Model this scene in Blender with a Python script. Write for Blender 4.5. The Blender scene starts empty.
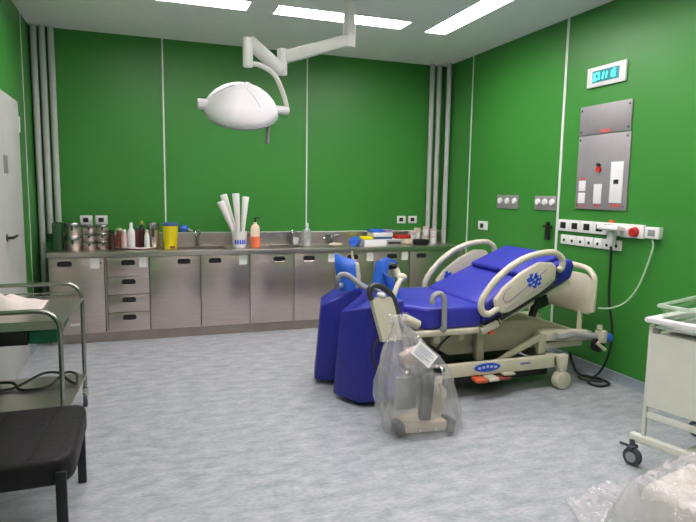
import bpy, bmesh, math, random
from mathutils import Vector, Matrix, noise
random.seed(7)
C = bpy.context.scene.collection
R = math.radians
D, XR, XL, HC = 6.6625, 3.6729, -0.9885, 3.1025   # back wall, right wall, left wall, ceiling
YF = -1.6                                          # wall behind the photographer

# ------------------------------------------------------------------ materials
def lin(c):
    return tuple((v/255/12.92) if v/255 <= .04045 else ((v/255+.055)/1.055)**2.4 for v in c)
def mat(name, col, rough=.5, metal=0, spec=.5, bump=0, bscale=40, var=0, vscale=8, stretch=None, coat=0):
    m = bpy.data.materials.new(name); m.use_nodes = True
    nt = m.node_tree; b = nt.nodes['Principled BSDF']
    c = lin(col) + (1,)
    b.inputs['Base Color'].default_value = c
    b.inputs['Roughness'].default_value = rough
    b.inputs['Metallic'].default_value = metal
    b.inputs['Specular IOR Level'].default_value = spec
    if coat: b.inputs['Coat Weight'].default_value = coat
    tc = nt.nodes.new('ShaderNodeTexCoord'); mp = nt.nodes.new('ShaderNodeMapping')
    nt.links.new(tc.outputs['Object'], mp.inputs['Vector'])
    if stretch: mp.inputs['Scale'].default_value = stretch
    n = nt.nodes.new('ShaderNodeTexNoise'); n.inputs['Scale'].default_value = vscale; n.inputs['Detail'].default_value = 4
    nt.links.new(mp.outputs['Vector'], n.inputs['Vector'])
    v = var if var else .04
    r = nt.nodes.new('ShaderNodeValToRGB')
    r.color_ramp.elements[0].position = .3; r.color_ramp.elements[1].position = .7
    r.color_ramp.elements[0].color = tuple(x*(1-v) for x in c[:3]) + (1,)
    r.color_ramp.elements[1].color = tuple(min(1, x*(1+v)) for x in c[:3]) + (1,)
    nt.links.new(n.outputs['Fac'], r.inputs['Fac']); nt.links.new(r.outputs['Color'], b.inputs['Base Color'])
    if bump:
        n2 = nt.nodes.new('ShaderNodeTexNoise'); n2.inputs['Scale'].default_value = bscale; n2.inputs['Detail'].default_value = 3
        nt.links.new(mp.outputs['Vector'], n2.inputs['Vector'])
        bp = nt.nodes.new('ShaderNodeBump'); bp.inputs['Strength'].default_value = bump; bp.inputs['Distance'].default_value = .01
        nt.links.new(n2.outputs['Fac'], bp.inputs['Height']); nt.links.new(bp.outputs['Normal'], b.inputs['Normal'])
    return m
def emis(name, col, s):
    m = bpy.data.materials.new(name); m.use_nodes = True; nt = m.node_tree
    b = nt.nodes['Principled BSDF']; c = lin(col) + (1,)
    b.inputs['Base Color'].default_value = c
    b.inputs['Emission Color'].default_value = c; b.inputs['Emission Strength'].default_value = s
    return m
def film(name, tint, clear, rough=.15, milky=(225, 225, 225), gloss=.05, crinkle=0):
    """thin clear plastic: mostly see-through, a little milky, shiny"""
    m = bpy.data.materials.new(name); m.use_nodes = True; nt = m.node_tree
    nt.nodes.remove(nt.nodes['Principled BSDF']); out = nt.nodes['Material Output']
    tr = nt.nodes.new('ShaderNodeBsdfTransparent'); tr.inputs['Color'].default_value = lin(tint) + (1,)
    df = nt.nodes.new('ShaderNodeBsdfDiffuse'); df.inputs['Color'].default_value = lin(milky) + (1,)
    gl = nt.nodes.new('ShaderNodeBsdfGlossy'); gl.inputs['Roughness'].default_value = rough; gl.inputs['Color'].default_value = (.9, .9, .9, 1)
    lw = nt.nodes.new('ShaderNodeLayerWeight'); lw.inputs['Blend'].default_value = .5
    pw = nt.nodes.new('ShaderNodeMath'); pw.operation = 'POWER'; pw.inputs[1].default_value = 4
    fr = nt.nodes.new('ShaderNodeMath'); fr.operation = 'MULTIPLY_ADD'; fr.inputs[1].default_value = .7; fr.inputs[2].default_value = gloss
    nt.links.new(lw.outputs['Facing'], pw.inputs[0]); nt.links.new(pw.outputs[0], fr.inputs[0])
    tc = nt.nodes.new('ShaderNodeTexCoord'); n = nt.nodes.new('ShaderNodeTexNoise'); n.inputs['Scale'].default_value = 9; n.inputs['Detail'].default_value = 5
    nt.links.new(tc.outputs['Object'], n.inputs['Vector'])
    mr = nt.nodes.new('ShaderNodeMapRange'); mr.inputs['From Min'].default_value = .3; mr.inputs['From Max'].default_value = .7
    q = (1-clear)*.3; mr.inputs['To Min'].default_value = 1-clear-q; mr.inputs['To Max'].default_value = 1-clear+q
    nt.links.new(n.outputs['Fac'], mr.inputs['Value'])
    if crinkle:
        vn = nt.nodes.new('ShaderNodeTexNoise'); vn.inputs['Scale'].default_value = 22; vn.inputs['Detail'].default_value = 3; vn.inputs['Distortion'].default_value = 1.2
        bp = nt.nodes.new('ShaderNodeBump'); bp.inputs['Strength'].default_value = crinkle; bp.inputs['Distance'].default_value = .03
        nt.links.new(tc.outputs['Object'], vn.inputs['Vector']); nt.links.new(vn.outputs['Fac'], bp.inputs['Height']); nt.links.new(bp.outputs['Normal'], gl.inputs['Normal'])
    m1 = nt.nodes.new('ShaderNodeMixShader'); m2 = nt.nodes.new('ShaderNodeMixShader')
    nt.links.new(mr.outputs['Result'], m1.inputs['Fac']); nt.links.new(tr.outputs[0], m1.inputs[1]); nt.links.new(df.outputs[0], m1.inputs[2])
    nt.links.new(fr.outputs[0], m2.inputs['Fac']); nt.links.new(m1.outputs[0], m2.inputs[1]); nt.links.new(gl.outputs[0], m2.inputs[2])
    nt.links.new(m2.outputs[0], out.inputs['Surface'])
    return m
def floor_mat():
    m = bpy.data.materials.new('vinyl_floor'); m.use_nodes = True; nt = m.node_tree; b = nt.nodes['Principled BSDF']
    tc = nt.nodes.new('ShaderNodeTexCoord'); L = nt.links.new
    def nz(scale, det, st):
        mp = nt.nodes.new('ShaderNodeMapping'); mp.inputs['Scale'].default_value = st
        n = nt.nodes.new('ShaderNodeTexNoise'); n.inputs['Scale'].default_value = scale; n.inputs['Detail'].default_value = det
        L(tc.outputs['Object'], mp.inputs['Vector']); L(mp.outputs['Vector'], n.inputs['Vector']); return n
    a = nz(8, 5, (.9, 1.8, 1)); k = nz(42, 3, (.8, 1.7, 1)); 
    r1 = nt.nodes.new('ShaderNodeValToRGB'); e = r1.color_ramp.elements
    e[0].position = .32; e[0].color = lin((150, 156, 160)) + (1,); e[1].position = .68; e[1].color = lin((184, 185, 187)) + (1,)
    r2 = nt.nodes.new('ShaderNodeValToRGB'); e = r2.color_ramp.elements
    e[0].position = .35; e[0].color = (.74, .765, .78, 1); e[1].position = .62; e[1].color = (1, 1, 1, 1)
    L(a.outputs['Fac'], r1.inputs['Fac']); L(k.outputs['Fac'], r2.inputs['Fac'])
    mx = nt.nodes.new('ShaderNodeMixRGB'); mx.blend_type = 'MULTIPLY'; mx.inputs['Fac'].default_value = .8
    L(r1.outputs['Color'], mx.inputs[1]); L(r2.outputs['Color'], mx.inputs[2]); L(mx.outputs['Color'], b.inputs['Base Color'])
    b.inputs['Roughness'].default_value = .42; b.inputs['Specular IOR Level'].default_value = .4
    return m

M = dict(
 green=mat('green_wall_laminate', (58, 131, 52), .38, spec=.4, var=.03, vscale=1.5),
 ceil=mat('ceiling_paint', (244, 240, 238), .9, var=.02),
 whitewall=mat('grey_door_paint', (188, 188, 182), .5),
 floor=floor_mat(),
 cove=mat('grey_vinyl_skirting', (130, 142, 148), .5, var=.12, vscale=30),
 seam=mat('pale_joint_strip', (222, 226, 218), .45),
 pipe=mat('pale_grey_pipe_paint', (188, 192, 185), .4),
 steel=mat('brushed_steel', (208, 194, 187), .3, .95, var=.06, vscale=6, stretch=(1, 1, 14)),
 steeltop=mat('steel_worktop', (200, 192, 186), .28, .95, var=.06, vscale=8, stretch=(2, 12, 2)),
 steeldark=mat('dull_plinth_steel', (176, 164, 154), .42, .7, var=.08),
 tube=mat('polished_tube_steel', (165, 165, 158), .25, .95),
 chrome=mat('chrome', (200, 200, 200), .12, 1),
 darksteel=mat('dark_grey_metal', (70, 72, 70), .4, .6),
 panelgrey=mat('grey_panel_steel', (150, 146, 146), .5, .3),
 black=mat('black_plastic', (18, 18, 19), .4),
 slot=mat('dark_recess', (22, 21, 20), .6),
 white=mat('white_plastic', (232, 232, 228), .4),
 paper=mat('white_paper', (238, 236, 230), .8),
 whitegloss=mat('white_lacquer', (238, 233, 234), .35),
 lampwhite=mat('lamp_arm_paint', (222, 222, 214), .35),
 cream=mat('cream_bed_plastic', (206, 200, 176), .42),
 creamshade=mat('shaded_cream_metal', (178, 174, 148), .5),  # darker copy of the cream, underside shade mixed into the colour
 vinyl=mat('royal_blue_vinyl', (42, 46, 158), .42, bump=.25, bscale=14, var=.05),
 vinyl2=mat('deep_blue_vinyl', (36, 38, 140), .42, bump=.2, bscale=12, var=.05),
 shell=mat('bright_blue_plastic', (48, 104, 205), .35),
 emblem=mat('blue_decal', (40, 84, 200), .5),
 decalw=mat('white_decal', (190, 205, 235), .5),
 purple=mat('purple_decal', (140, 120, 165), .6),
 orange=mat('orange_plastic', (205, 92, 50), .45),
 grey=mat('grey_plastic', (150, 150, 150), .45),
 rubber=mat('grey_rubber', (62, 66, 72), .7),
 leather=mat('dark_brown_vinyl', (31, 28, 30), .5, spec=.22, bump=.3, bscale=60, var=.1),
 cartwhite=mat('cart_white_enamel', (222, 222, 208), .4),
 cloth=mat('pale_pink_cloth', (232, 216, 212), .9, bump=.3, bscale=30),
 yellow=mat('yellow_plastic', (252, 234, 4), .4),
 lidblue=mat('slate_blue_plastic', (60, 92, 130), .45),
 brown=mat('brown_glass', (60, 34, 28), .2),
 amber=mat('red_brown_plastic', (130, 66, 56), .4),
 pinkish=mat('pink_white_plastic', (215, 190, 182), .4),
 soap=mat('orange_soap_liquid', (240, 120, 80), .35),
 soapw=mat('cream_label', (238, 214, 190), .5),
 dkgreen=mat('dark_green_box_card', (34, 74, 40), .6),
 trolleygreen=mat('dark_green_tray_plastic', (12, 92, 62), .5),
 olive=mat('olive_card', (150, 145, 60), .6),
 red=mat('red_plastic', (190, 40, 32), .45),
 redink=mat('red_print', (200, 90, 80), .7),
 greyink=mat('grey_print', (150, 160, 180), .7),
 beige=mat('beige_card', (205, 190, 165), .7),
 cablek=mat('black_cable', (30, 36, 30), .5),
 cablew=mat('pale_cable', (190, 212, 180), .5),
 wrapped=mat('beige_cushion', (226, 216, 204), .7, var=.06),
 lamp=emis('fluorescent_diffuser', (255, 246, 252), 32),
 lampglass=mat('lamp_glass', (190, 195, 192), .2),
 led=emis('cyan_glow', (90, 245, 235), 1.3),
 ledbg=emis('teal_display', (20, 120, 125), .35),
 bag=film('clear_bag_film', (250, 250, 250), .77, .13, (226, 222, 222), .09, .7),
 wrap=film('clear_wrap_film', (250, 250, 250), .66, .16, (232, 228, 228), .08, .7),
 acrylic=film('clear_acrylic', (250, 253, 250), .975, .08, (225, 240, 220)),
 acrylicrim=film('acrylic_rim', (225, 240, 225), .4, .15, (225, 240, 220)),
 clearbottle=film('clear_bottle_plastic', (225, 235, 230), .55, .15),
)

# ------------------------------------------------------------------ mesh helpers
def rotm(r): return Matrix.Rotation(r[2], 4, 'Z') @ Matrix.Rotation(r[1], 4, 'Y') @ Matrix.Rotation(r[0], 4, 'X')
class MB:
    def __init__(s): s.bm = bmesh.new()
    def _merge(s, b, mtx=None):
        if mtx is not None: b.transform(mtx)
        me = bpy.data.meshes.new('t'); b.to_mesh(me); b.free(); s.bm.from_mesh(me); bpy.data.meshes.remove(me); return s
    def box(s, c, size, rot=(0, 0, 0), bev=0, seg=2):
        b = bmesh.new(); bmesh.ops.create_cube(b, size=1); b.transform(Matrix.Diagonal((*size, 1)))
        if bev: bmesh.ops.bevel(b, geom=b.edges[:], offset=min(bev, min(size)*.48), segments=seg, affect='EDGES', profile=.5)
        return s._merge(b, Matrix.Translation(c) @ rotm(rot))
    def span(s, x0, x1, y0, y1, z0, z1, bev=0, seg=2):
        return s.box(((x0+x1)/2, (y0+y1)/2, (z0+z1)/2), (abs(x1-x0), abs(y1-y0), abs(z1-z0)), bev=bev, seg=seg)
    def cyl(s, p0, p1, r0, r1=None, n=20, bev=0):
        p0, p1 = Vector(p0), Vector(p1); d = p1-p0
        b = bmesh.new(); bmesh.ops.create_cone(b, cap_ends=True, segments=n, radius1=r0, radius2=r0 if r1 is None else r1, depth=d.length)
        if bev:
            es = [e for e in b.edges if len(e.link_faces) == 2 and any(len(f.verts) > 4 for f in e.link_faces)]
            bmesh.ops.bevel(b, geom=es, offset=bev, segments=2, affect='EDGES', profile=.5)
        q = Vector((0, 0, 1)).rotation_difference(d.normalized()).to_matrix().to_4x4()
        return s._merge(b, Matrix.Translation((p0+p1)/2) @ q)
    def ell(s, c, rad, rot=(0, 0, 0), u=24, v=14):
        b = bmesh.new(); bmesh.ops.create_uvsphere(b, u_segments=u, v_segments=v, radius=1)
        return s._merge(b, Matrix.Translation(c) @ rotm(rot) @ Matrix.Diagonal((*rad, 1)))
    def lathe(s, prof, c=(0, 0, 0), n=28, rot=(0, 0, 0), scale=(1, 1, 1)):
        b = bmesh.new(); rings = []
        for r, z in prof:
            if r < 1e-5: rings.append([b.verts.new((0, 0, z))])
            else: rings.append([b.verts.new((r*math.cos(2*math.pi*k/n), r*math.sin(2*math.pi*k/n), z)) for k in range(n)])
        for A, Bq in zip(rings, rings[1:]):
            for k in range(n):
                k2 = (k+1) % n
                if len(A) == 1 and len(Bq) == 1: continue
                if len(A) == 1: b.faces.new((A[0], Bq[k2], Bq[k]))
                elif len(Bq) == 1: b.faces.new((A[k], A[k2], Bq[0]))
                else: b.faces.new((A[k], A[k2], Bq[k2], Bq[k]))
        for ring, flip in ((rings[0], 1), (rings[-1], 0)):
            if len(ring) > 1: b.faces.new(ring[::-1] if flip else ring)
        bmesh.ops.recalc_face_normals(b, faces=b.faces[:])
        return s._merge(b, Matrix.Translation(c) @ rotm(rot) @ Matrix.Diagonal((*scale, 1)))
    def tube(s, pts, r, n=10, smooth=True, sub=6, flat=1.0, closed=False):
        P = [Vector(p) for p in pts]
        if smooth and len(P) > 2:
            Q = []
            cnt = len(P) if closed else len(P)-1
            for i in range(cnt):
                if closed: a, b_, c, d = P[i-1], P[i], P[(i+1) % len(P)], P[(i+2) % len(P)]
                else: a, b_, c, d = P[max(i-1, 0)], P[i], P[i+1], P[min(i+2, len(P)-1)]
                for k in range(sub):
                    t = k/sub
                    Q.append(.5*((2*b_)+(c-a)*t+(2*a-5*b_+4*c-d)*t*t+(3*b_-a-3*c+d)*t**3))
            if not closed: Q.append(P[-1])
            P = Q
        b = bmesh.new(); rings = []; N = len(P)
        up = None
        for i, p in enumerate(P):
            if closed: t = (P[(i+1) % N]-P[i-1])
            else: t = P[min(i+1, N-1)]-P[max(i-1, 0)]
            t.normalize()
            if up is None:
                up = Vector((0, 0, 1)) if abs(t.z) < .9 else Vector((1, 0, 0))
            x = t.cross(up); x.normalize(); up2 = x.cross(t); up2.normalize(); up = up2
            rings.append([b.verts.new(p+x*r*math.cos(2*math.pi*k/n)+up2*r*flat*math.sin(2*math.pi*k/n)) for k in range(n)])
        prs = list(zip(rings, rings[1:]))
        if closed: prs.append((rings[-1], rings[0]))
        for A, B2 in prs:
            for k in range(n): b.faces.new((A[k], A[(k+1) % n], B2[(k+1) % n], B2[k]))
        if not closed: b.faces.new(rings[0][::-1]); b.faces.new(rings[-1])
        bmesh.ops.recalc_face_normals(b, faces=b.faces[:])
        return s._merge(b)
    def prism(s, poly, a0, a1, axis='y', bev=0, seg=2, top=None):
        """poly in the plane normal to axis (y: x,z ; z: x,y ; x: y,z) extruded from a0 to a1; top(x,y) overrides a1 for axis z"""
        b = bmesh.new()
        def v(p, a):
            return {'y': (p[0], a, p[1]), 'z': (p[0], p[1], a), 'x': (a, p[0], p[1])}[axis]
        A = [b.verts.new(v(p, a0)) for p in poly]; B2 = [b.verts.new(v(p, top(*p) if top else a1)) for p in poly]
        n = len(poly)
        b.faces.new(A); b.faces.new(B2[::-1])
        for i in range(n): b.faces.new((A[i], B2[i], B2[(i+1) % n], A[(i+1) % n]))
        bmesh.ops.recalc_face_normals(b, faces=b.faces[:])
        if bev: bmesh.ops.bevel(b, geom=b.edges[:], offset=bev, segments=seg, affect='EDGES', profile=.5)
        return s._merge(b)
    def sheet(s, rows, th=0, closed=False):
        """grid of points -> surface, thickened by th along its normals"""
        nr, nc = len(rows), len(rows[0]); P = [[Vector(p) for p in r] for r in rows]
        b = bmesh.new()
        def nrm(i, j):
            du = P[min(i+1, nr-1)][j]-P[max(i-1, 0)][j]
            dv = P[i][(j+1) % nc if closed else min(j+1, nc-1)]-P[i][(j-1) % nc if closed else max(j-1, 0)]
            n = du.cross(dv); return n.normalized() if n.length > 1e-9 else Vector((0, 0, 1))
        F = [[b.verts.new(P[i][j]) for j in range(nc)] for i in range(nr)]
        cc = nc if closed else nc-1
        for i in range(nr-1):
            for j in range(cc): b.faces.new((F[i][j], F[i+1][j], F[i+1][(j+1) % nc], F[i][(j+1) % nc]))
        if th:
            G = [[b.verts.new(P[i][j]-nrm(i, j)*th) for j in range(nc)] for i in range(nr)]
            for i in range(nr-1):
                for j in range(cc): b.faces.new((G[i][j], G[i][(j+1) % nc], G[i+1][(j+1) % nc], G[i+1][j]))
            for j in range(cc):
                b.faces.new((F[0][j], F[0][(j+1) % nc], G[0][(j+1) % nc], G[0][j])); b.faces.new((F[-1][j], G[-1][j], G[-1][(j+1) % nc], F[-1][(j+1) % nc]))
            if not closed:
                for i in range(nr-1):
                    b.faces.new((F[i][0], G[i][0], G[i+1][0], F[i+1][0])); b.faces.new((F[i][-1], F[i+1][-1], G[i+1][-1], G[i][-1]))
        bmesh.ops.recalc_face_normals(b, faces=b.faces[:])
        return s._merge(b)
    def link(s, name, m, parent=None, mtx=None, sharp=38):
        if mtx is not None: s.bm.transform(mtx)
        me = bpy.data.meshes.new(name); s.bm.to_mesh(me); s.bm.free()
        me.polygons.foreach_set('use_smooth', [True]*len(me.polygons))
        me.set_sharp_from_angle(angle=R(sharp)); me.materials.append(m)
        o = bpy.data.objects.new(name, me); C.objects.link(o); o.parent = parent
        return o
def tag(o, label, cat, group=None, kind=None):
    o['label'] = label; o['category'] = cat
    if group: o['group'] = group
    if kind: o['kind'] = kind
    return o
class Thing:
    """an Empty at the thing's base; parts are given in world coordinates unless local=True"""
    def __init__(s, name, label, cat, loc=(0, 0, 0), rz=0, group=None, local=False):
        o = s.o = bpy.data.objects.new(name, None); C.objects.link(o); o.empty_display_size = .05
        o.location = loc; o.rotation_euler = (0, 0, rz); tag(o, label, cat, group)
        s.inv = None if local else (Matrix.Translation(loc) @ Matrix.Rotation(rz, 4, 'Z')).inverted()
    def part(s, name, mb, m, parent=None, label=None, sharp=38):
        o = mb.link(name, m, parent or s.o, s.inv, sharp)
        if label: o['label'] = label
        return o
def solo(name, mb, m, label, cat, group=None, sharp=38):
    vs = [v.co.copy() for v in mb.bm.verts]
    c = Vector(((min(v.x for v in vs)+max(v.x for v in vs))/2, (min(v.y for v in vs)+max(v.y for v in vs))/2, min(v.z for v in vs)))
    o = mb.link(name, m, None, Matrix.Translation(-c), sharp); o.location = c
    return tag(o, label, cat, group)
def struct(name, mb, m, parent=None):
    o = mb.link(name, m, parent)
    if not parent: o['kind'] = 'structure'
    return o

# ------------------------------------------------------------------ room
LIGHTS = [(-.34, .94, 5.08, 5.355), (1.16, 2.44, 5.08, 5.355), (2.68, 2.93, 4.08, 5.355), (2.68, 2.93, 2.6, 3.86),
          (1.16, 2.44, 2.5, 2.775), (-.34, .94, 2.5, 2.775), (1.16, 2.44, .2, .475), (-.34, .94, .2, .475)]  # second right-hand light and both nearer rows are out of view, added for illumination
struct('floor', MB().span(XL-.1, XR+.1, YF-.1, D+.1, -.1, 0), M['floor'])
xs = sorted({XL-.1, XR+.1, *[v for l in LIGHTS for v in l[:2]]}); ys = sorted({YF-.1, D+.1, *[v for l in LIGHTS for v in l[2:]]})
cm = MB()
for x0, x1 in zip(xs, xs[1:]):
    for y0, y1 in zip(ys, ys[1:]):
        mx, my = (x0+x1)/2, (y0+y1)/2
        if any(l[0] < mx < l[1] and l[2] < my < l[3] for l in LIGHTS): continue
        b = bmesh.new(); b.faces.new([b.verts.new(p) for p in ((x0, y0, HC), (x0, y1, HC), (x1, y1, HC), (x1, y0, HC))]); cm._merge(b)
cm.span(XL-.1, XR+.1, YF-.1, D+.1, HC+.2, HC+.25)
struct('ceiling', cm, M['ceil'])
struct('wall_back', MB().span(XL-.1, XR+.1, D, D+.1, 0, HC+.2), M['green'])
struct('wall_right', MB().span(XR, XR+.1, YF, D, 0, HC+.2), M['green'])
struct('wall_left', MB().span(XL-.1, XL, YF, D, 0, HC+.2), M['green'])
struct('wall_front', MB().span(XL-.1, XR+.1, YF-.1, YF, 0, HC+.2), M['whitewall'])
def cove(name, poly, a0, a1, axis): struct(name, MB().prism(poly, a0, a1, axis), M['cove'])
cove('baseboard_right', [(XR, 0), (XR-.03, 0), (XR-.012, .02), (XR-.008, .075), (XR, .08)], YF, D, 'y')
cove('baseboard_left', [(XL, 0), (XL+.03, 0), (XL+.012, .02), (XL+.008, .075), (XL, .08)], 5.78, D, 'y')
struct('trim_1', MB().span(.258, .274, D-.006, D, 1.05, HC), M['seam'])
struct('trim_2', MB().span(1.856, 1.870, D-.006, D, 1.05, HC), M['seam'])
struct('trim_3', MB().span(XR-.006, XR, 4.418, 4.446, .08, HC), M['seam'])
struct('trim_4', MB().span(XR-.004, XR, 6.005, 6.025, .08, HC), M['seam'])
struct('trim_5', MB().span(XL, XL+.004, 6.19, 6.205, .08, HC), M['seam'])
# door in the left wall
d = struct('door_1', MB().span(XL, XL+.025, 4.55, 5.755, 0.008, 2.245, bev=.004), M['whitewall'])
struct('door_handle', MB().cyl((XL+.02, 5.03, 1.13), (XL+.075, 5.03, 1.13), .011).cyl((XL+.07, 5.03, 1.13), (XL+.07, 5.17, 1.135), .011).cyl((XL+.02, 5.03, 1.13), (XL+.032, 5.03, 1.13), .028), M['darksteel'], d)
struct('door_sign', MB().span(XL+.025, XL+.029, 5.06, 5.2, 1.62, 1.76, bev=.002), M['panelgrey'], d)
h = struct('hinge', MB().cyl((XL+.02, 5.772, 1.99), (XL+.02, 5.772, 2.12), .012).cyl((XL+.02, 5.772, .3), (XL+.02, 5.772, .43), .012), M['seam'], d)

# vertical service pipes in the two far corners
for x, y, lab in ((3.45, D-.06, 'leftmost of three pale pipes in the far right corner'), (3.55, D-.06, 'middle of three pale pipes in the far right corner'),
                  (3.615, 6.47, 'rightmost of three pale pipes in the far right corner'),
                  (-.945, D-.05, 'leftmost of three pale pipes in the far left corner'), (-.868, D-.05, 'middle of three pale pipes in the far left corner'),
                  (-.79, D-.05, 'rightmost of three pale pipes in the far left corner')):
    g = 'pipes in the right corner' if x > 0 else 'pipes in the left corner'
    z0 = .0 if x == -.945 else 1.0490
    if x > 3.6: z0 = .9005
    solo('vertical_pipe', MB().cyl((x, y, z0), (x, y, HC), .03, n=20), M['pipe'], lab + ' running up to the ceiling', 'pipe', g)

# ceiling luminaires
labs = ['long fluorescent ceiling light at top left above the steel counter', 'fluorescent ceiling light in the middle row behind the surgical lamp tube',
        'fluorescent ceiling light on the right running towards the camera', 'unseen light added to the right-hand ceiling row nearer the camera',
        'unseen light added as a middle ceiling row on the right, above the open floor', 'unseen light added as a middle ceiling row on the left, above the open floor', 'unseen light added as a near ceiling row on the right', 'unseen light added as a near ceiling row on the left']
for (x0, x1, y0, y1), lab in zip(LIGHTS, labs):
    t = Thing('ceiling_light', lab, 'ceiling light', ((x0+x1)/2, (y0+y1)/2, HC), group='recessed fluorescent ceiling lights')
    f = MB()
    w = .012; zt = HC+.085
    for a in ((x0, x0+w, y0, y1), (x1-w, x1, y0, y1), (x0+w, x1-w, y0, y0+w), (x0+w, x1-w, y1-w, y1)): f.span(*a, HC-.004, zt)
    f.span(x0, x1, y0, y1, zt, zt+.02)
    t.part('frame', f, M['white'])
    t.part('diffuser', MB().span(x0+w+.001, x1-w-.001, y0+w+.001, y1-w-.001, HC+.065, HC+.08), M['lamp'])

# ------------------------------------------------------------------ steel cabinets along the back wall
YC = 6.062
def slot_handle(t, xc, zc, door):
    h_ = t.part('handle', MB().prism([(xc+sx*.042+.022*math.cos(u), zc+sz*.008+.022*math.sin(u)) for sx, sz, u0 in ((1, 1, 0), (-1, 1, 90), (-1, -1, 180), (1, -1, 270)) for u in (R(u0), R(u0+30), R(u0+60), R(u0+90))], YC-.006, YC+.002), M['slot'], door, 'dark recessed grip')
    t.part('handle_rim', MB().tube([(xc-.055, YC-.004, zc-.022), (xc-.03, YC-.006, zc-.026), (xc+.03, YC-.006, zc-.026), (xc+.055, YC-.004, zc-.022)], .004, 6), M['steel'], door)
def cabinet(x0, x1, doors, lab, cards=(), drawers=0, filler=0):
    """doors: list of (x0,x1,handle x)"""
    t = Thing('steel_cabinet', lab, 'cabinet', ((x0+x1)/2, 6.35, 0), group='steel base cabinets along the back wall')
    b = MB(); e = .003
    for xa in (x0+e, x1-e-.015): b.span(xa, xa+.015, YC+.022, 6.64, .1, .86)
    b.span(x0+e+.015, x1-e-.015, 6.62, 6.64, .1, .86).span(x0+e+.015, x1-e-.015, YC+.022, 6.62, .1, .118)
    b.span(x0+e+.015, x1-e-.015, YC+.022, YC+.04, .825, .86)
    if filler: b.span(x1-e, x1+filler-.004, YC, YC+.02, .1, .86)
    t.part('carcass', b, M['steel'])
    t.part('plinth', MB().span(x0, x1+filler-(.035 if filler else 0), YC+.045, YC+.06, 0, .1), M['steeldark'])
    for a, c, hx in doors:
        dr = t.part('door', MB().span(a+.003, c-.003, YC, YC+.02, .107, .852, bev=.003), M['steel'])
        slot_handle(t, hx, .79, dr)
    if drawers:
        zs = [.107, .297, .474, .654, .852] if drawers == 4 else []
        for za, zb in zip(zs, zs[1:]):
            dr = t.part('drawer', MB().span(x0+.025, x1-.006, YC, YC+.02, za+.004, zb-.003, bev=.003), M['steel'])
            slot_handle(t, (x0+x1)/2+.01, zb-.055 if zb < .8 else .79, dr)
    for cx in cards:
        t.part('label_card', MB().span(cx-.04, cx+.04, YC-.003, YC-.0005, .745, .845), M['paper'], label='white card on the front')
    return t
ca = cabinet(-.832, -.34, [(-.832, -.34, -.69)], 'leftmost steel cabinet, single door, behind the trolley', [-.425])
ca.part('lock', MB().cyl((-.37, YC-.004, .8), (-.37, YC, .8), .008), M['chrome'])
ca.part('sticker', MB().span(-.66, -.575, YC-.002, YC, .19, .207), M['paper'], label='small white strip on the door')
cabinet(-.34, .076, [], 'steel cabinet with a stack of four drawers', [.02], drawers=4)
cabinet(.076, 1.082, [(.076, .574, .41), (.574, 1.082, .72)], 'double-door steel cabinet under the yellow bin and left sink', [1.01])
cabinet(1.082, 2.03, [(1.082, 1.563, 1.4), (1.563, 2.03, 1.73)], 'double-door steel cabinet under the soap bottle and right sink', [1.99])
cabinet(2.03, 2.95, [(2.03, 2.49, 2.24), (2.49, 2.95, 2.72)], 'double-door steel cabinet behind the blue leg supports', [2.45, 2.885])
cabinet(2.95, 3.45, [(2.95, 3.45, 3.1)], 'rightmost steel cabinet, single door, behind the bed', filler=.215)

t = Thing('steel_worktop', 'long stainless steel worktop with two sinks and low backsplash', 'worktop', (1.4, 6.35, .863))
b = MB(); X0, X1 = -.845, XR-.002; YA, YB = 6.035, 6.66
S = [(.36, .86, 6.17, 6.47), (1.36, 1.73, 6.17, 6.47)]
zb, zt = .862, .9
b.span(X0, X1, YA, 6.17, zb, zt).span(X0, X1, 6.47, YB, zb, zt).span(X0, .36, 6.17, 6.47, zb, zt).span(.86, 1.36, 6.17, 6.47, zb, zt).span(1.73, X1, 6.17, 6.47, zb, zt)
b.span(X0, X1, YA-.004, YA+.008, zb-.006, zt+.004, bev=.004)
t.part('top', b, M['steeltop'])
b = MB().span(X0, X1, 6.64, 6.66, zt, 1.04)
t.part('backsplash', b, M['steeltop'])
t.part('ledge', MB().span(X0, X1, 6.625, 6.66, 1.04, 1.048), M['seam'], label='pale capping strip along the backsplash')
for x0, x1, y0, y1 in S:
    b = MB(); z0 = .74
    b.span(x0, x1, y0, y1, z0, z0+.006)
    b.span(x0, x0+.006, y0, y1, z0+.006, zt+.004).span(x1-.006, x1, y0, y1, z0+.006, zt+.004).span(x0+.006, x1-.006, y0, y0+.006, z0+.006, zt+.004).span(x0+.006, x1-.006, y1-.006, y1, z0+.006, zt+.004)
    b.cyl(((x0+x1)/2, (y0+y1)/2, z0+.006), ((x0+x1)/2, (y0+y1)/2, z0+.01), .03)
    t.part('sink_basin', b, M['steeltop'])
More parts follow.
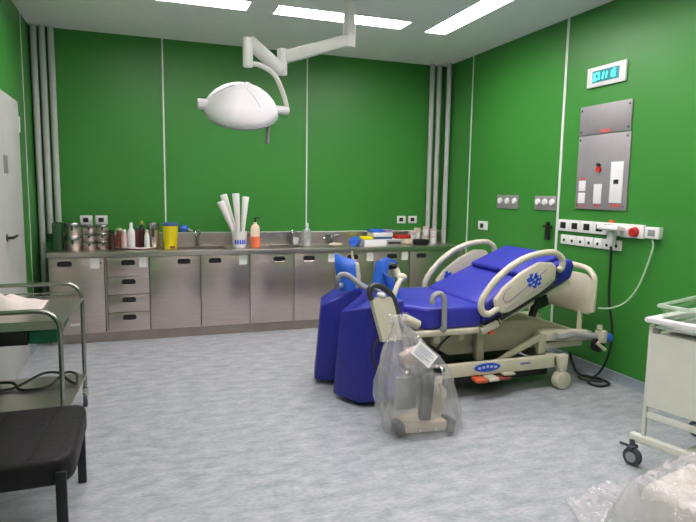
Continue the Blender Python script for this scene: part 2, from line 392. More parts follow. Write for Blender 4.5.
for x, lab in ((.59, 'chrome mixer tap over the left sink beside the yellow bin'), (1.66, 'chrome mixer tap over the right sink left of the clear bottle'), (2.16, 'low chrome fitting on the worktop left of the blue roll')):
    y = 6.55; t = Thing('tap', lab, 'tap', (x, y, .9), group='chrome taps')
    t.part('body', MB().cyl((x, y, .9), (x, y, .912), .028).cyl((x, y, .912), (x, y, .99), .019), M['chrome'])
    if x < 2: t.part('spout', MB().tube([(x, y, .98), (x+.01, y-.005, 1.06), (x-.0, y-.06, 1.10), (x-.03, y-.14, 1.08), (x-.035, y-.16, 1.03)], .011, 10), M['chrome'])
    else: t.part('spout', MB().tube([(x, y, .975), (x-.05, y-.05, 1.0), (x-.13, y-.12, 1.0), (x-.15, y-.14, .97)], .011, 10), M['chrome'])
    t.part('lever', MB().cyl((x, y, .985), (x, y, 1.01), .02).tube([(x, y, 1.005), (x+.035, y-.02, 1.05)] if x < 2 else [(x, y, 1.005), (x+.07, y-.03, 1.02)], .007, 8, smooth=False), M['chrome'])

# ---- things standing on the worktop
Z = .9005
solo('upright_box', MB().span(-.815, -.735, 6.3, 6.5, Z, 1.17, bev=.006), M['dkgreen'], 'dark green upright box at the left end of the worktop', 'box')
def drum(x, y, z, r, h, lab, grp):
    t = Thing('sterilising_drum', lab, 'drum', (x, y, z), group=grp)
    t.part('body', MB().lathe([(0, 0), (r*.96, 0), (r, .006), (r, h*.3), (r*1.02, h*.33), (r*1.02, h*.4), (r, h*.43), (r, h*.72), (0, h*.72)], (x, y, z)), M['steel'])
    t.part('lid', MB().lathe([(0, h*.72), (r*1.05, h*.72), (r*1.05, h*.92), (r*.98, h*.985), (0, h)], (x, y, z)), M['tube'])
    t.part('clasp', MB().box((x, y-r*1.04, z+h*.6), (.02, .014, h*.35), bev=.003), M['darksteel'])
pos = ['lower', 'upper']
for k in range(2): drum(-.64, 6.4, Z+k*.136, .075, .135, '%s drum of the leftmost two-drum steel stack on the worktop' % pos[k], 'steel drums on the worktop')
pos = ['bottom', 'middle', 'top']
for k in range(3): drum(-.49, 6.42, Z+k*.082, .066, .081, '%s drum of the second steel stack from the left' % pos[k], 'steel drums on the worktop')
for k in range(3): drum(-.365, 6.42, Z+k*.082, .053, .081, '%s canister of the narrow steel stack left of the dark jar' % pos[k], 'steel drums on the worktop')
def bottle(name, x, y, z, r, h, m, capm, lab, neck=.35, cap=.13, grp=None, cat='bottle'):
    t = Thing(name, lab, cat, (x, y, z), group=grp)
    t.part('body', MB().lathe([(0, 0), (r*.92, 0), (r, .008), (r, h*.58), (r*.9, h*.68), (r*neck, h*.8), (r*neck, h*(1-cap)), (0, h*(1-cap))], (x, y, z)), m)
    t.part('cap', MB().lathe([(0, h*(1-cap)), (r*neck*1.25, h*(1-cap)), (r*neck*1.2, h*.98), (r*neck*.9, h), (0, h)], (x, y, z)), capm)
    return t
bottle('jar', -.275, 6.30, Z, .035, .20, M['brown'], M['black'], 'small dark brown jar between the drum stacks and the tray', .7, .15, cat='jar')
t = solo('instrument_tray', MB().lathe([(0, 0), (.22, 0), (.245, .012), (.25, .022), (.243, .022), (.22, .008), (0, .006)], (-.04, 6.40, Z), 40, scale=(1, .62, 1)), M['steeltop'], 'flat oval steel tray of bottles on the worktop', 'tray')
ZT = Z+.012
bottle('bottle', -.205, 6.40, ZT, .034, .2, M['amber'], M['pinkish'], 'red-brown bottle at the left end of the steel tray', .6, .12, 'bottles on the tray')
bottle('bottle', -.158, 6.33, ZT, .03, .19, M['pinkish'], M['white'], 'pinkish white bottle beside the red-brown one on the tray', .6, .12, 'bottles on the tray')
bottle('bottle', -.09, 6.34, ZT, .038, .26, M['white'], M['white'], 'tall white bottle with a tapered top on the steel tray', .35, .2, 'bottles on the tray')
bottle('bottle', -.035, 6.44, ZT, .03, .21, M['amber'], M['lidblue'], 'slim brown bottle right of the tall white bottle', .5, .12, 'bottles on the tray')
bottle('bottle', .012, 6.35, ZT, .032, .28, M['brown'], M['olive'], 'dark brown bottle with a yellow-green cap on the tray', .4, .14, 'bottles on the tray')
bottle('bottle', .062, 6.29, ZT, .026, .19, M['white'], M['beige'], 'small white bottle in front of the steel pot', .5, .15, 'bottles on the tray')
drum(.125, 6.40, ZT, .062, .26, 'tall shiny steel pot at the right end of the tray', 'steel drums on the worktop')
solo('carton', MB().span(.222, .25, 6.46, 6.52, Z, 1.10, bev=.003), M['olive'], 'narrow olive carton left of the yellow sharps bin', 'carton')
t = Thing('sharps_bin', 'bright yellow sharps bin with slate blue lid', 'bin', (.295, 6.33, Z))
t.part('body', MB().lathe([(0, 0), (.062, 0), (.066, .006), (.078, .235), (.082, .24), (0, .24)], (.295, 6.33, Z), 32), M['yellow'])
t.part('lid', MB().lathe([(0, .24), (.086, .24), (.086, .262), (.07, .275), (0, .278)], (.295, 6.33, Z), 32), M['lidblue'])
t.part('label', MB().box((.31, 6.266, Z+.018), (.05, .006, .028), bev=.002), M['amber'], label='dark reddish sticker near the base')
t = Thing('rubber_bulb', 'small bright blue bulb lying on the backsplash ledge', 'bulb', (.463, 6.62, 1.048))
t.part('bulb', MB().ell((.455, 6.64, 1.0895), (.048, .036, .041)), M['shell'])
t.part('nozzle', MB().cyl((.495, 6.64, 1.085), (.55, 6.64, 1.058), .012, .007), M['beige'])
t = Thing('tub', 'white round tub with blue print holding white rolls', 'tub', (1.02, 6.36, Z))
t.part('tub_wall', MB().lathe([(0, 0), (.07, 0), (.073, .005), (.085, .175), (.082, .175), (.069, .01), (0, .01)], (1.02, 6.36, Z), 32), M['white'])
for k in range(5):
    a = R(-130+k*20); t.part('print', MB().box((1.02+.077*math.cos(a), 6.36+.077*math.sin(a), Z+.06), (.004, .02, .045), (0, 0, a), bev=.0015), M['emblem'], label='blue print mark')
rolls = [(.812, 1.395, 6.30, 180, 'thick white roll leaning furthest left in the tub'), (.862, 1.47, 6.44, 110, 'second white roll from the left, behind the leaning one'),
         (.975, 1.485, 6.30, 250, 'tallest white roll in the middle of the tub'), (1.098, 1.45, 6.40, 20, 'white roll leaning right in the tub')]
for x, z, y, an, lab in rolls:
    a = R(an); bx = 1.02+.034*math.cos(a); by = 6.36+.034*math.sin(a)
    p0, p1 = Vector((bx, by, Z+.1)), Vector((x, y, z))
    solo('roll', MB().cyl(p0, p1, .018, .04, n=20, bev=.006), M['paper'], lab, 'roll', 'white rolls in the tub')
t = Thing('soap_dispenser', 'cream and orange soap pump bottle with a dark nozzle', 'bottle', (1.185, 6.3, Z))
x, y = 1.185, 6.3
t.part('body', MB().lathe([(0, .12), (.05, .12), (.05, .2), (.042, .235), (.018, .255), (.018, .275), (0, .275)], (x, y, Z)), M['soapw'])
t.part('base', MB().lathe([(0, 0), (.047, 0), (.05, .006), (.05, .12), (0, .12)], (x, y, Z)), M['soap'], label='orange lower half')
t.part('pump', MB().cyl((x, y, Z+.275), (x, y, Z+.315), .012).box((x+.018, y-.01, Z+.322), (.06, .02, .018), bev=.006), M['black'], label='dark pump nozzle')
solo('pot', MB().lathe([(0, 0), (.03, 0), (.033, .006), (.033, .07), (.03, .08), (0, .08)], (1.71, 6.56, Z)), M['white'], 'small white pot right of the right sink tap', 'pot')
bottle('bottle', 1.80, 6.40, Z, .05, .26, M['clearbottle'], M['seam'], 'clear plastic bottle in front of the wall joint', .3, .18)
# right-hand end of the worktop
t = Thing('tissue_roll', 'blue tissue roll lying at the left of the white cartons', 'roll', (2.335, 6.25, Z))
t.part('roll', MB().cyl((2.29, 6.18, Z+.056), (2.40, 6.36, Z+.056), .055, n=28, bev=.006), M['shell'])
t.part('core', MB().cyl((2.288, 6.1765, Z+.056), (2.292, 6.183, Z+.056), .02), M['emblem'])
solo('cloth', MB().ell((2.1, 6.27, Z+.0205), (.09, .05, .02), (0, 0, .3)), M['beige'], 'crumpled beige cloth beside the low chrome fitting', 'cloth')
solo('carton', MB().span(2.445, 2.72, 6.22, 6.32, Z, Z+.065, bev=.003), M['white'], 'long low white carton right of the blue roll', 'carton')
t = Thing('carton', 'grey carton with dark printed side at the middle of the pile', 'carton', (2.83, 6.29, Z))
t.part('box', MB().span(2.73, 2.93, 6.24, 6.34, Z, Z+.06, bev=.003), M['grey'])
t.part('print', MB().span(2.75, 2.91, 6.237, 6.24, Z+.018, Z+.04), M['black'], label='dark printed band')
solo('folder', MB().box((2.50, 6.44, Z+.079), (.2, .18, .03), (0, 0, .05), bev=.003), M['yellow'], 'yellow folder on the left end of the paper pile', 'folder')
solo('paper_stack', MB().span(2.40, 2.95, 6.36, 6.56, Z, Z+.063, bev=.003), M['paper'], 'low white stack under the books and folders', 'stack of paper')
solo('book', MB().box((2.735, 6.46, Z+.0785), (.25, .18, .028), bev=.003), M['lidblue'], 'slate blue book under the white one on the paper pile', 'book', 'books on the paper pile')
solo('book', MB().box((2.735, 6.46, Z+.1175), (.26, .18, .048), (0, 0, .06), bev=.003), M['paper'], 'thick white book above the slate blue one', 'book', 'books on the paper pile')
solo('book', MB().box((2.67, 6.46, Z+.163), (.15, .16, .04), (0, 0, -.05), bev=.003), M['shell'], 'bright blue book on top of the pile, at left', 'book', 'books on the paper pile')
solo('book', MB().box((2.81, 6.46, Z+.159), (.1, .16, .033), (0, 0, .04), bev=.003), M['purple'], 'mauve booklet on top of the pile beside the blue book', 'book', 'books on the paper pile')
solo('folder', MB().box((3.02, 6.47, Z+.085), (.19, .16, .04), (0, 0, .03), bev=.003), M['red'], 'red folder at the right of the paper pile', 'folder')
solo('carton', MB().span(2.955, 3.12, 6.38, 6.56, Z, Z+.064, bev=.003), M['beige'], 'beige carton under the red folder', 'carton')
solo('pouch', MB().ell((3.02, 6.28, Z+.034), (.065, .05, .034)), M['beige'], 'beige pouch between the grey carton and the black case', 'pouch')
solo('case', MB().span(3.1, 3.28, 6.22, 6.33, Z, Z+.07, bev=.02), M['black'], 'small black case near the right end of the worktop', 'case')
for x, y, z, h, lab in ((3.33, 6.42, Z, .10, 'lower left white jar at the right end of the worktop'), (3.43, 6.40, Z, .10, 'lower right white jar at the right end of the worktop'),
                        (3.17, 6.47, Z, .15, 'white jar behind the black case'), (3.25, 6.49, Z, .19, 'taller white jar behind the black case, second from left'),
                        (3.335, 6.42, Z+.101, .11, 'upper left white jar stacked on another'), (3.43, 6.40, Z+.101, .085, 'upper right white jar stacked on another')):
    t = Thing('jar', lab, 'jar', (x, y, z), group='white jars at the right end')
    t.part('body', MB().lathe([(0, 0), (.037, 0), (.04, .005), (.04, h*.7), (0, h*.7)], (x, y, z)), M['white'])
    t.part('lid', MB().lathe([(0, h*.7), (.042, h*.7), (.042, h*.97), (.038, h), (0, h)], (x, y, z)), M['pinkish'])

# ------------------------------------------------------------------ wall fittings
def wall_plate_back(x, lab, z0=1.138, z1=1.232, w=.118):
    t = Thing('wall_socket', lab, 'socket', (x, D, z0), group='white sockets on the back wall')
    t.part('plate', MB().span(x-w/2, x+w/2, D-.012, D, z0, z1, bev=.004), M['white'])
    t.part('insert', MB().span(x-.03, x+.022, D-.015, D-.011, z0+.024, z1-.024, bev=.002), M['slot'], label='dark socket insert')
wall_plate_back(-.533, 'left one of two white sockets above the steel drums')
wall_plate_back(-.385, 'right one of two white sockets above the steel drums')
wall_plate_back(3.105, 'left one of two white sockets near the far right corner')
wall_plate_back(3.262, 'right one of two white sockets near the far right corner')

# on the right wall: s(y0,y1,z0,z1,depth)
def rw(y0, y1, z0, z1, d, d0=0, bev=0): return MB().span(XR-d, XR-d0, y0, y1, z0, z1, bev=bev)
SY0, SY1, SZ0, SZ1 = 3.715, 4.14, 2.435, 2.60
t = Thing('lit_sign', 'white framed sign with glowing cyan symbols high on the right wall', 'sign', (XR, 3.92, 2.42))
t.part('frame', rw(SY0, SY1, SZ0, SZ1, .02, bev=.005), M['white'])
ym, zm = (SY0+SY1)/2, (SZ0+SZ1)/2
t.part('display', rw(ym-.145, ym+.145, zm-.048, zm+.048, .024, .0195), M['ledbg'], label='teal display face')
g = MB(); xg = XR-.025
# a ring with a foot at left, two thin strokes, then a rounded six-like mark
g.tube([(xg, ym+y, zm+z) for y, z in ((.118, -.012), (.118, .025), (.066, .025), (.066, -.022), (.10, -.022))], .009, 6, smooth=False)
g.box((xg, ym+.118, zm-.024), (.01, .03, .026), bev=.003)
g.tube([(xg, ym+.028, zm-.028), (xg, ym+.016, zm+.026)], .006, 6, smooth=False)
g.tube([(xg, ym-.012, zm-.028), (xg, ym-.02, zm+.026)], .006, 6, smooth=False)
g.tube([(xg, ym+y, zm+z) for y, z in ((-.108, .03), (-.075, .012), (-.075, -.022), (-.108, -.024), (-.112, .0), (-.08, .002))], .01, 6, smooth=False)
t.part('symbols', g, M['led'], label='glowing cyan symbols')

t = Thing('service_panel', 'grey steel electrical panel with white switch modules on the right wall', 'electrical panel', (XR, 3.93, 1.41))
t.part('upper_cover', rw(3.63, 4.2, 2.04, 2.285, .014, bev=.004), M['panelgrey'])
t.part('lower_cover', rw(3.62, 4.2, 1.405, 2.034, .014, bev=.004), M['panelgrey'])
for y0, y1, z0, z1 in ((4.11, 4.19, 1.56, 1.65), (4.11, 4.19, 1.455, 1.545), (3.92, 4.01, 1.455, 1.62), (3.70, 3.83, 1.465, 1.80)):
    mod = t.part('module', rw(y0-.03, y1-.03, z0, z1, .02, .0135, bev=.002), M['white'], label='white switch module')
    if z1 > 1.7: t.part('display', rw(y0+.01, y0+.06, 1.62, 1.655, .023, .0195), M['slot'], mod)
t.part('red_button', MB().cyl((XR-.013, 3.935, 1.745), (XR-.03, 3.935, 1.745), .026), M['red'], label='red knob')
t.part('key_switch', MB().cyl((XR-.013, 3.935, 1.775), (XR-.04, 3.935, 1.785), .016), M['black'], label='black key switch')
for y0, y1, z0, z1 in ((4.12, 4.18, 1.655, 1.675), (3.93, 4.0, 1.43, 1.448), (3.71, 3.82, 1.435, 1.456), (3.87, 3.98, 2.05, 2.075), (4.1, 4.2, 1.428, 1.436)):
    t.part('red_print', rw(y0-.03, y1-.03, z0, z1, .0155, .0135), M['redink'], label='small red printed strip')
for y in (3.65, 4.175):
    for z in (1.44, 2.0, 2.07, 2.25): t.part('screw', MB().cyl((XR-.013, y, z), (XR-.018, y, z), .009, n=10), M['chrome'])

for (y0, y1, z0, z1), lab in (((5.03, 5.41, 1.372, 1.516), 'left grey plate of three white outlets on the right wall'), ((4.455, 4.77, 1.376, 1.512), 'right grey plate of three white outlets beside the wall joint')):
    t = Thing('switch_plate', lab, 'switch plate', (XR, (y0+y1)/2, z0), group='grey three-outlet plates')
    t.part('plate', rw(y0, y1, z0, z1, .012, bev=.004), M['panelgrey'])
    for k in range(3):
        yy = y0+(y1-y0)*(k+.5)/3
        t.part('outlet', MB().cyl((XR-.012, yy, (z0+z1)/2+.01), (XR-.026, yy, (z0+z1)/2+.01), .033, .028), M['white'])
t = Thing('wall_socket', 'single white socket low on the right wall near the far corner', 'socket', (XR, 5.67, 1.12))
t.part('plate', rw(5.58, 5.765, 1.118, 1.216, .012, bev=.004), M['white']); t.part('insert', rw(5.655, 5.715, 1.14, 1.19, .015, .011), M['slot'], label='dark socket insert')

t = Thing('socket_strip', 'long row of white power sockets under the grey electrical panel', 'socket strip', (XR, 3.9, 1.19))
for k in range(5):
    yc = 4.33-k*.148
    pl = t.part('socket_plate', rw(yc-.072, yc+.072, 1.198, 1.302, .02, bev=.005), M['white'])
    t.part('socket', rw(yc-.036, yc+.036, 1.222, 1.278, .023, .019, bev=.002), M['slot'], pl, 'dark socket face')
rp = t.part('socket_plate', rw(3.42, 3.66, 1.195, 1.302, .024, bev=.005), M['white'])
t.part('red_socket', MB().cyl((XR-.02, 3.50, 1.245), (XR-.06, 3.50, 1.24), .04, .034), M['red'], label='round red industrial socket')
t.part('red_tab', rw(3.74, 3.79, 1.303, 1.325, .012), M['orange'], label='small red tab on top')
t = Thing('earth_socket_row', 'lower row of seven small white sockets above the headboard', 'socket strip', (XR, 4.0, 1.08))
for k in range(7):
    yc = 4.31-k*.1035
    pl = t.part('socket', rw(yc-.048, yc+.048, 1.078, 1.164, .016, bev=.005), M['white'])
    t.part('pin', MB().cyl((XR-.016, yc, 1.115), (XR-.02, yc, 1.115), .013, n=12), M['slot'], pl)
t = Thing('adapter_plug', 'white angled plug pushed into the socket strip with black cable', 'plug', (XR, 3.69, 1.1))
t.part('body', MB().box((XR-.095, 3.68, 1.265), (.1, .2, .04), (.0, .15, .12), bev=.01), M['white'])
t.part('neck', MB().box((XR-.06, 3.70, 1.185), (.045, .07, .12), (.1, 0, 0), bev=.01), M['white'])
t.part('slot', MB().box((XR-.10, 3.68, 1.287), (.05, .09, .006), (.0, .15, .12), bev=.002), M['dkgreen'])
t = Thing('junction_box', 'small white box at the right end of the socket row', 'box', (XR, 3.33, 1.205))
t.part('box', rw(3.262, 3.392, 1.205, 1.292, .045, bev=.006), M['white'])
t.part('socket', rw(3.295, 3.36, 1.225, 1.272, .048, .044, bev=.003), M['grey'])
t = Thing('wall_hook', 'black bracket with hanging plug beside the right wall joint', 'bracket', (XR, 4.53, 1.1))
t.part('bracket', MB().cyl((XR, 4.53, 1.22), (XR-.05, 4.53, 1.22), .014).box((XR-.035, 4.53, 1.225), (.025, .12, .02), bev=.004).box((XR-.03, 4.53, 1.235), (.02, .04, .07), bev=.005), M['black'])
t.part('plug', MB().cyl((XR-.035, 4.53, 1.2), (XR-.03, 4.53, 1.1), .018, .024), M['black'])
solo('power_cable', MB().tube([(XR-.06, 3.70, 1.112), (XR-.05, 3.70, 1.0), (XR-.045, 3.70, .7), (XR-.045, 3.64, .42), (XR-.05, 3.66, .2), (XR-.06, 3.72, .06), (3.55, 3.72, .013), (3.40, 3.62, .012), (3.42, 3.52, .012), (3.54, 3.54, .012), (3.56, 3.66, .0125), (3.44, 3.74, .031), (3.36, 3.66, .033), (3.46, 3.56, .034), (3.52, 3.62, .034), (3.45, 3.80, .03), (3.42, 3.88, .2)], .01, 8), M['cablek'], 'black power cable hanging down to a coil on the floor behind the bed', 'cable')
solo('data_cable', MB().tube([(XR-.03, 3.33, 1.2), (XR-.03, 3.32, 1.12), (XR-.04, 3.40, .86), (XR-.05, 3.5, .70), (XR-.08, 3.62, .62), (XR-.13, 3.72, .6)], .007, 8), M['cablew'], 'thin pale cable from the white junction box towards the headboard', 'cable')

# ------------------------------------------------------------------ surgical lamp
t = Thing('surgical_lamp', 'white domed surgical lamp on a jointed ceiling arm', 'lamp', (1.41, 4.05, HC))
lx, ly, lz = 1.43, 4.02, 2.57
t.part('ceiling_tube', MB().cyl((lx, ly, lz), (lx, ly, HC), .032).cyl((lx, ly, lz+.13), (lx, ly, HC), .04).cyl((lx, ly, HC-.03), (lx, ly, HC), .09), M['lampwhite'])
t.part('upper_arm', MB().box(((lx+.95)/2, 4.02, 2.51), (.5, .07, .085), (0, R(-19), 0), bev=.02).cyl((lx, ly, lz-.03), (lx, ly, lz+.13), .045), M['lampwhite'])
t.part('elbow', MB().cyl((.945, 4.02, 2.31), (.945, 4.02, 2.485), .035, n=20, bev=.006), M['lampwhite'])
p0, p1 = Vector((.925, 4.0, 2.345)), Vector((.70, 3.9, 2.48))
t.part('spring_arm', MB().tube([p0, (p0+p1)/2, p1], .042, 12, smooth=False, flat=1.1), M['lampwhite'])
t.part('arm_head', MB().cyl((.685, 3.88, 2.315), (.685, 3.88, 2.50), .033, n=20, bev=.008), M['lampwhite'])
t.part('yoke', MB().tube([(.685, 3.88, 2.335), (.76, 3.885, 2.337), (.86, 3.9, 2.29), (.925, 3.93, 2.19), (.962, 3.96, 2.10), (.965, 3.965, 2.06)], .016, 10), M['lampwhite'])
# dome tilted slightly towards the camera
cx, cy, cz = .655, 3.97, 2.075
prof = [(0, .148), (.05, .145), (.10, .130), (.15, .104), (.19, .073), (.222, .036), (.24, .003), (.246, -.018), (.244, -.03)]
tilt = (R(32), R(-3), 0)
dm = t.part('dome', MB().lathe(prof, (cx, cy, cz), 48, tilt), M['whitegloss'])
r_ = MB()
for k in range(3):
    a = R(30+120*k-90)
    r_.tube([Vector((cx, cy, cz)) + rotm(tilt) @ Vector((math.cos(a)*q[0], math.sin(a)*q[0], q[1]+.002)) for q in ((.05, .145), (.10, .129), (.15, .103), (.19, .072))], .009, 6, flat=.6)
t.part('ridge', r_, M['whitegloss'], dm)
t.part('rim', MB().lathe([(.244, -.03), (.25, -.038), (.238, -.056), (.19, -.078), (.185, -.076), (0, -.07)], (cx, cy, cz), 48, tilt), M['grey'])
t.part('lens', MB().lathe([(0, -.1), (.1, -.096), (.15, -.088), (.185, -.078), (.18, -.074), (0, -.0705)], (cx, cy, cz), 40, tilt), M['lampglass'])
t.part('side_grip', MB().cyl((cx-.22, cy, cz+.0), (cx-.285, cy, cz+.0), .035, n=16, bev=.006), M['whitegloss'])
t.part('side_joint', MB().cyl((cx+.22, cy, cz-.005), (cx+.325, cy-.005, cz-.01), .028, n=16, bev=.006), M['whitegloss'])
t.part('handle', MB().cyl((.83, 3.92, 1.985), (.815, 3.9, 1.835), .014, .012, n=12), M['grey'])

# ------------------------------------------------------------------ delivery bed
t = Thing('delivery_bed', 'adjustable delivery bed with royal blue mattress and cream side rails', 'bed', (2.5, 4.06, 0))
YN, YFa = 3.60, 4.52
# base frame
b = MB()
for y in (YN+.025, YFa-.025): b.span(1.92, 3.1, y-.025, y+.025, .175, .275, bev=.01)
b.span(1.92, 2.0, YN, YFa, .185, .265, bev=.01).span(3.02, 3.1, YN, YFa, .185, .265, bev=.01)
base = t.part('base_frame', b, M['cream'])
for y in (YN+.0, YFa):
    for x in (1.98, 3.09):
        s_ = -1 if y < 4 else 1
        leg = t.part('caster', MB().prism([(x-.05, .275), (x+.055, .28), (x+.05, .17), (x+.03, .13), (x-.01, .13), (x-.025, .17)], y-.028, y+.028, 'y', bev=.008), M['cream'], label='cream caster fork')
        t.part('wheel', MB().cyl((x+.016+.003, y-.036, .072), (x+.016-.003, y+.036, .072), .072, n=30, bev=.01), M['cream'], leg)
t.part('shade_pan', MB().span(2.0, 3.04, 3.68, 4.44, .095, .17, bev=.015), M['black'], label='black pan added for the dark shade under the bed')  # black slab added to deepen the shade below the bed
t.part('emblem', MB().lathe([(0, -.003), (1, -.003), (1, 0), (0, 0)], (2.42, YN-.0005, .232), 32, (R(90), 0, 0), (.115, .034, 1)), M['emblem'], base, 'blue oval emblem')
b = MB()
for k in range(5): b.box((2.35+.035*k, YN-.005, .24-.004*abs(k-2)), (.022, .003, .016), (0, R((k-2)*-5), 0))
t.part('emblem_marks', b, M['decalw'], base)
t.part('badge', MB().box((2.76, YN-.001, .235), (.09, .003, .016)), M['purple'], base, 'small mauve printed badge')
t.part('pedal', MB().box((2.335, YN-.03, .155), (.09, .1, .03), bev=.01), M['orange'], label='orange foot pedal')
t.part('pedal', MB().box((2.435, YN-.03, .158), (.09, .1, .028), bev=.008), M['cream'])
t.part('pedal', MB().box((2.545, YN-.02, .15), (.11, .08, .02), bev=.006), M['amber'], label='brownish foot pedal')
t.part('pedal', MB().box((2.59, YN-.02, .176), (.1, .06, .016), bev=.005), M['creamshade'])
# lift mechanism
for y in (3.69, 4.43):
    t.part('lift_leg', MB().span(2.93, 3.0, y-.03, y+.03, .27, .43, bev=.012).prism([(2.55, .25), (2.63, .25), (3.0, .40), (2.96, .44)], y-.02, y+.02, 'y', bev=.006), M['creamshade'])
for y in (3.75, 4.37):
    t.part('lift_post', MB().span(2.40, 2.47, y-.03, y+.03, .25, .5, bev=.01), M['creamshade'])
t.part('actuator', MB().cyl((2.05, 4.05, .3), (2.6, 4.05, .42), .045).cyl((2.6, 4.05, .42), (2.9, 4.05, .47), .028).box((2.2, 3.95, .31), (.2, .16, .07), bev=.01), M['black'], label='black lifting actuator')
t.part('under_frame', MB().prism([(2.05, .38), (2.2, .285), (3.0, .285), (3.2, .31), (3.43, .33), (3.43, .40), (2.95, .525), (2.6, .53), (2.37, .48), (2.05, .48)], 3.80, 4.33, 'y', bev=.012), M['creamshade'])
t.part('head_beam', MB().box((3.2, 3.72, .4), (.52, .1, .085), (0, R(4), 0), bev=.015).box((3.18, 3.78, .325), (.42, .16, .05), bev=.01), M['cream'])
t.part('head_beam', MB().span(3.1, 3.45, 4.3, 4.44, .36, .44, bev=.01), M['cream'])
t.part('push_bar', MB().tube([(3.04, 3.625, .425), (3.1, 3.615, .41), (3.22, 3.615, .425), (3.34, 3.60, .41), (3.45, 3.58, .405)], .024, 10), M['grey'], label='grey curved bumper bar')
t.part('push_grip', MB().cyl((3.45, 3.565, .395), (3.53, 3.545, .395), .042, .034, bev=.01), M['shell'], label='blue end grip')
t.part('grip_bracket', MB().box((3.44, 3.56, .41), (.05, .09, .1), bev=.01).cyl((3.42, 3.56, .47), (3.42, 3.56, .5), .02).cyl((3.4, 3.56, .36), (3.47, 3.54, .3), .014), M['cream'])
t.part('bumper_wheel', MB().cyl((3.43, 3.56, .335), (3.43, 3.60, .335), .06, n=24, bev=.01), M['black'], label='black corner roller')
# deck
b = MB()
for y in (YN+.015, YFa-.015): b.span(1.80, 2.34, y-.018, y+.018, .50, .542, bev=.012)
b.span(1.80, 2.36, YN+.03, YFa-.03, .49, .54, bev=.004)
b.box((2.02, 3.68, .465), (.05, .05, .07), bev=.008).box((2.25, 3.72, .465), (.05, .05, .07), bev=.008).box((2.02, 4.4, .465), (.05, .05, .07), bev=.008).box((2.25, 4.4, .465), (.05, .05, .07), bev=.008)
t.part('seat_deck', b, M['cream'])
a = math.atan2(.335, .82)
b = MB().prism([(2.38, .53), (2.40, .50), (3.18, .82), (3.165, .86)], 3.64, 4.48, 'y', bev=.006)
b.box((2.43, YN+.01, .535), (.16, .04, .05), (0, -a, 0), bev=.012)
t.part('back_deck', b, M['cream'])
t.part('hinge_bracket', MB().box((2.47, 3.66, .565), (.13, .05, .1), (0, -a, 0), bev=.01), M['black'], label='black hinge bracket')
t.part('hinge_bracket', MB().box((2.92, 3.66, .70), (.1, .06, .09), (0, -a, 0), bev=.01).box((2.85, 3.64, .665), (.04, .05, .16), (0, .3, 0), bev=.006), M['black'], label='black hinge bracket')
t.part('hinge_knob', MB().cyl((2.445, 3.60, .50), (2.445, 3.63, .50), .022), M['orange'], label='orange release knob')
# mattress
t.part('seat_mattress', MB().prism([(2.37, 3.62), (2.37, 4.5), (1.86, 4.5), (1.74, 4.36), (1.74, 3.86), (1.92, 3.62)], .543, .705, 'z', bev=.03, seg=4), M['vinyl'], sharp=60)
t.part('back_mattress', MB().prism([(2.375, .555), (2.365, .708), (3.08, 1.015), (3.175, 1.03), (3.20, .97), (3.175, .87)], 3.625, 4.495, 'y', bev=.03, seg=4), M['vinyl'], sharp=60)
t.part('head_cushion', MB().box((2.94, 4.06, .973), (.40, .74, .05), (0, -a, 0), bev=.024, seg=4), M['vinyl'], sharp=60)
# foot section hanging down
def ftop(x, y): return min(.775, .64+.62*(x-1.37))
fpoly = [(1.385, 3.965), (1.405, 3.90), (1.50, 3.70), (1.74, 3.64), (1.74, 4.46), (1.57, 4.51), (1.40, 4.50), (1.345, 4.30), (1.42, 4.25), (1.535, 4.21), (1.585, 4.15), (1.59, 4.08), (1.56, 4.02), (1.47, 3.99)]
mb = MB().prism(fpoly, .035, .6, 'z', bev=.016, seg=3, top=ftop)
for v in mb.bm.verts:      # the hanging cushion leans out towards its lower end
    k = max(0, .78-v.co.z)
    if v.co.x < 1.7: v.co.x -= .10*k; v.co.y -= .04*k
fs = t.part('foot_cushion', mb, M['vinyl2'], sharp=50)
t.part('foot_link', MB().span(1.70, 1.80, 3.78, 4.34, .49, .54, bev=.01), M['cream'])
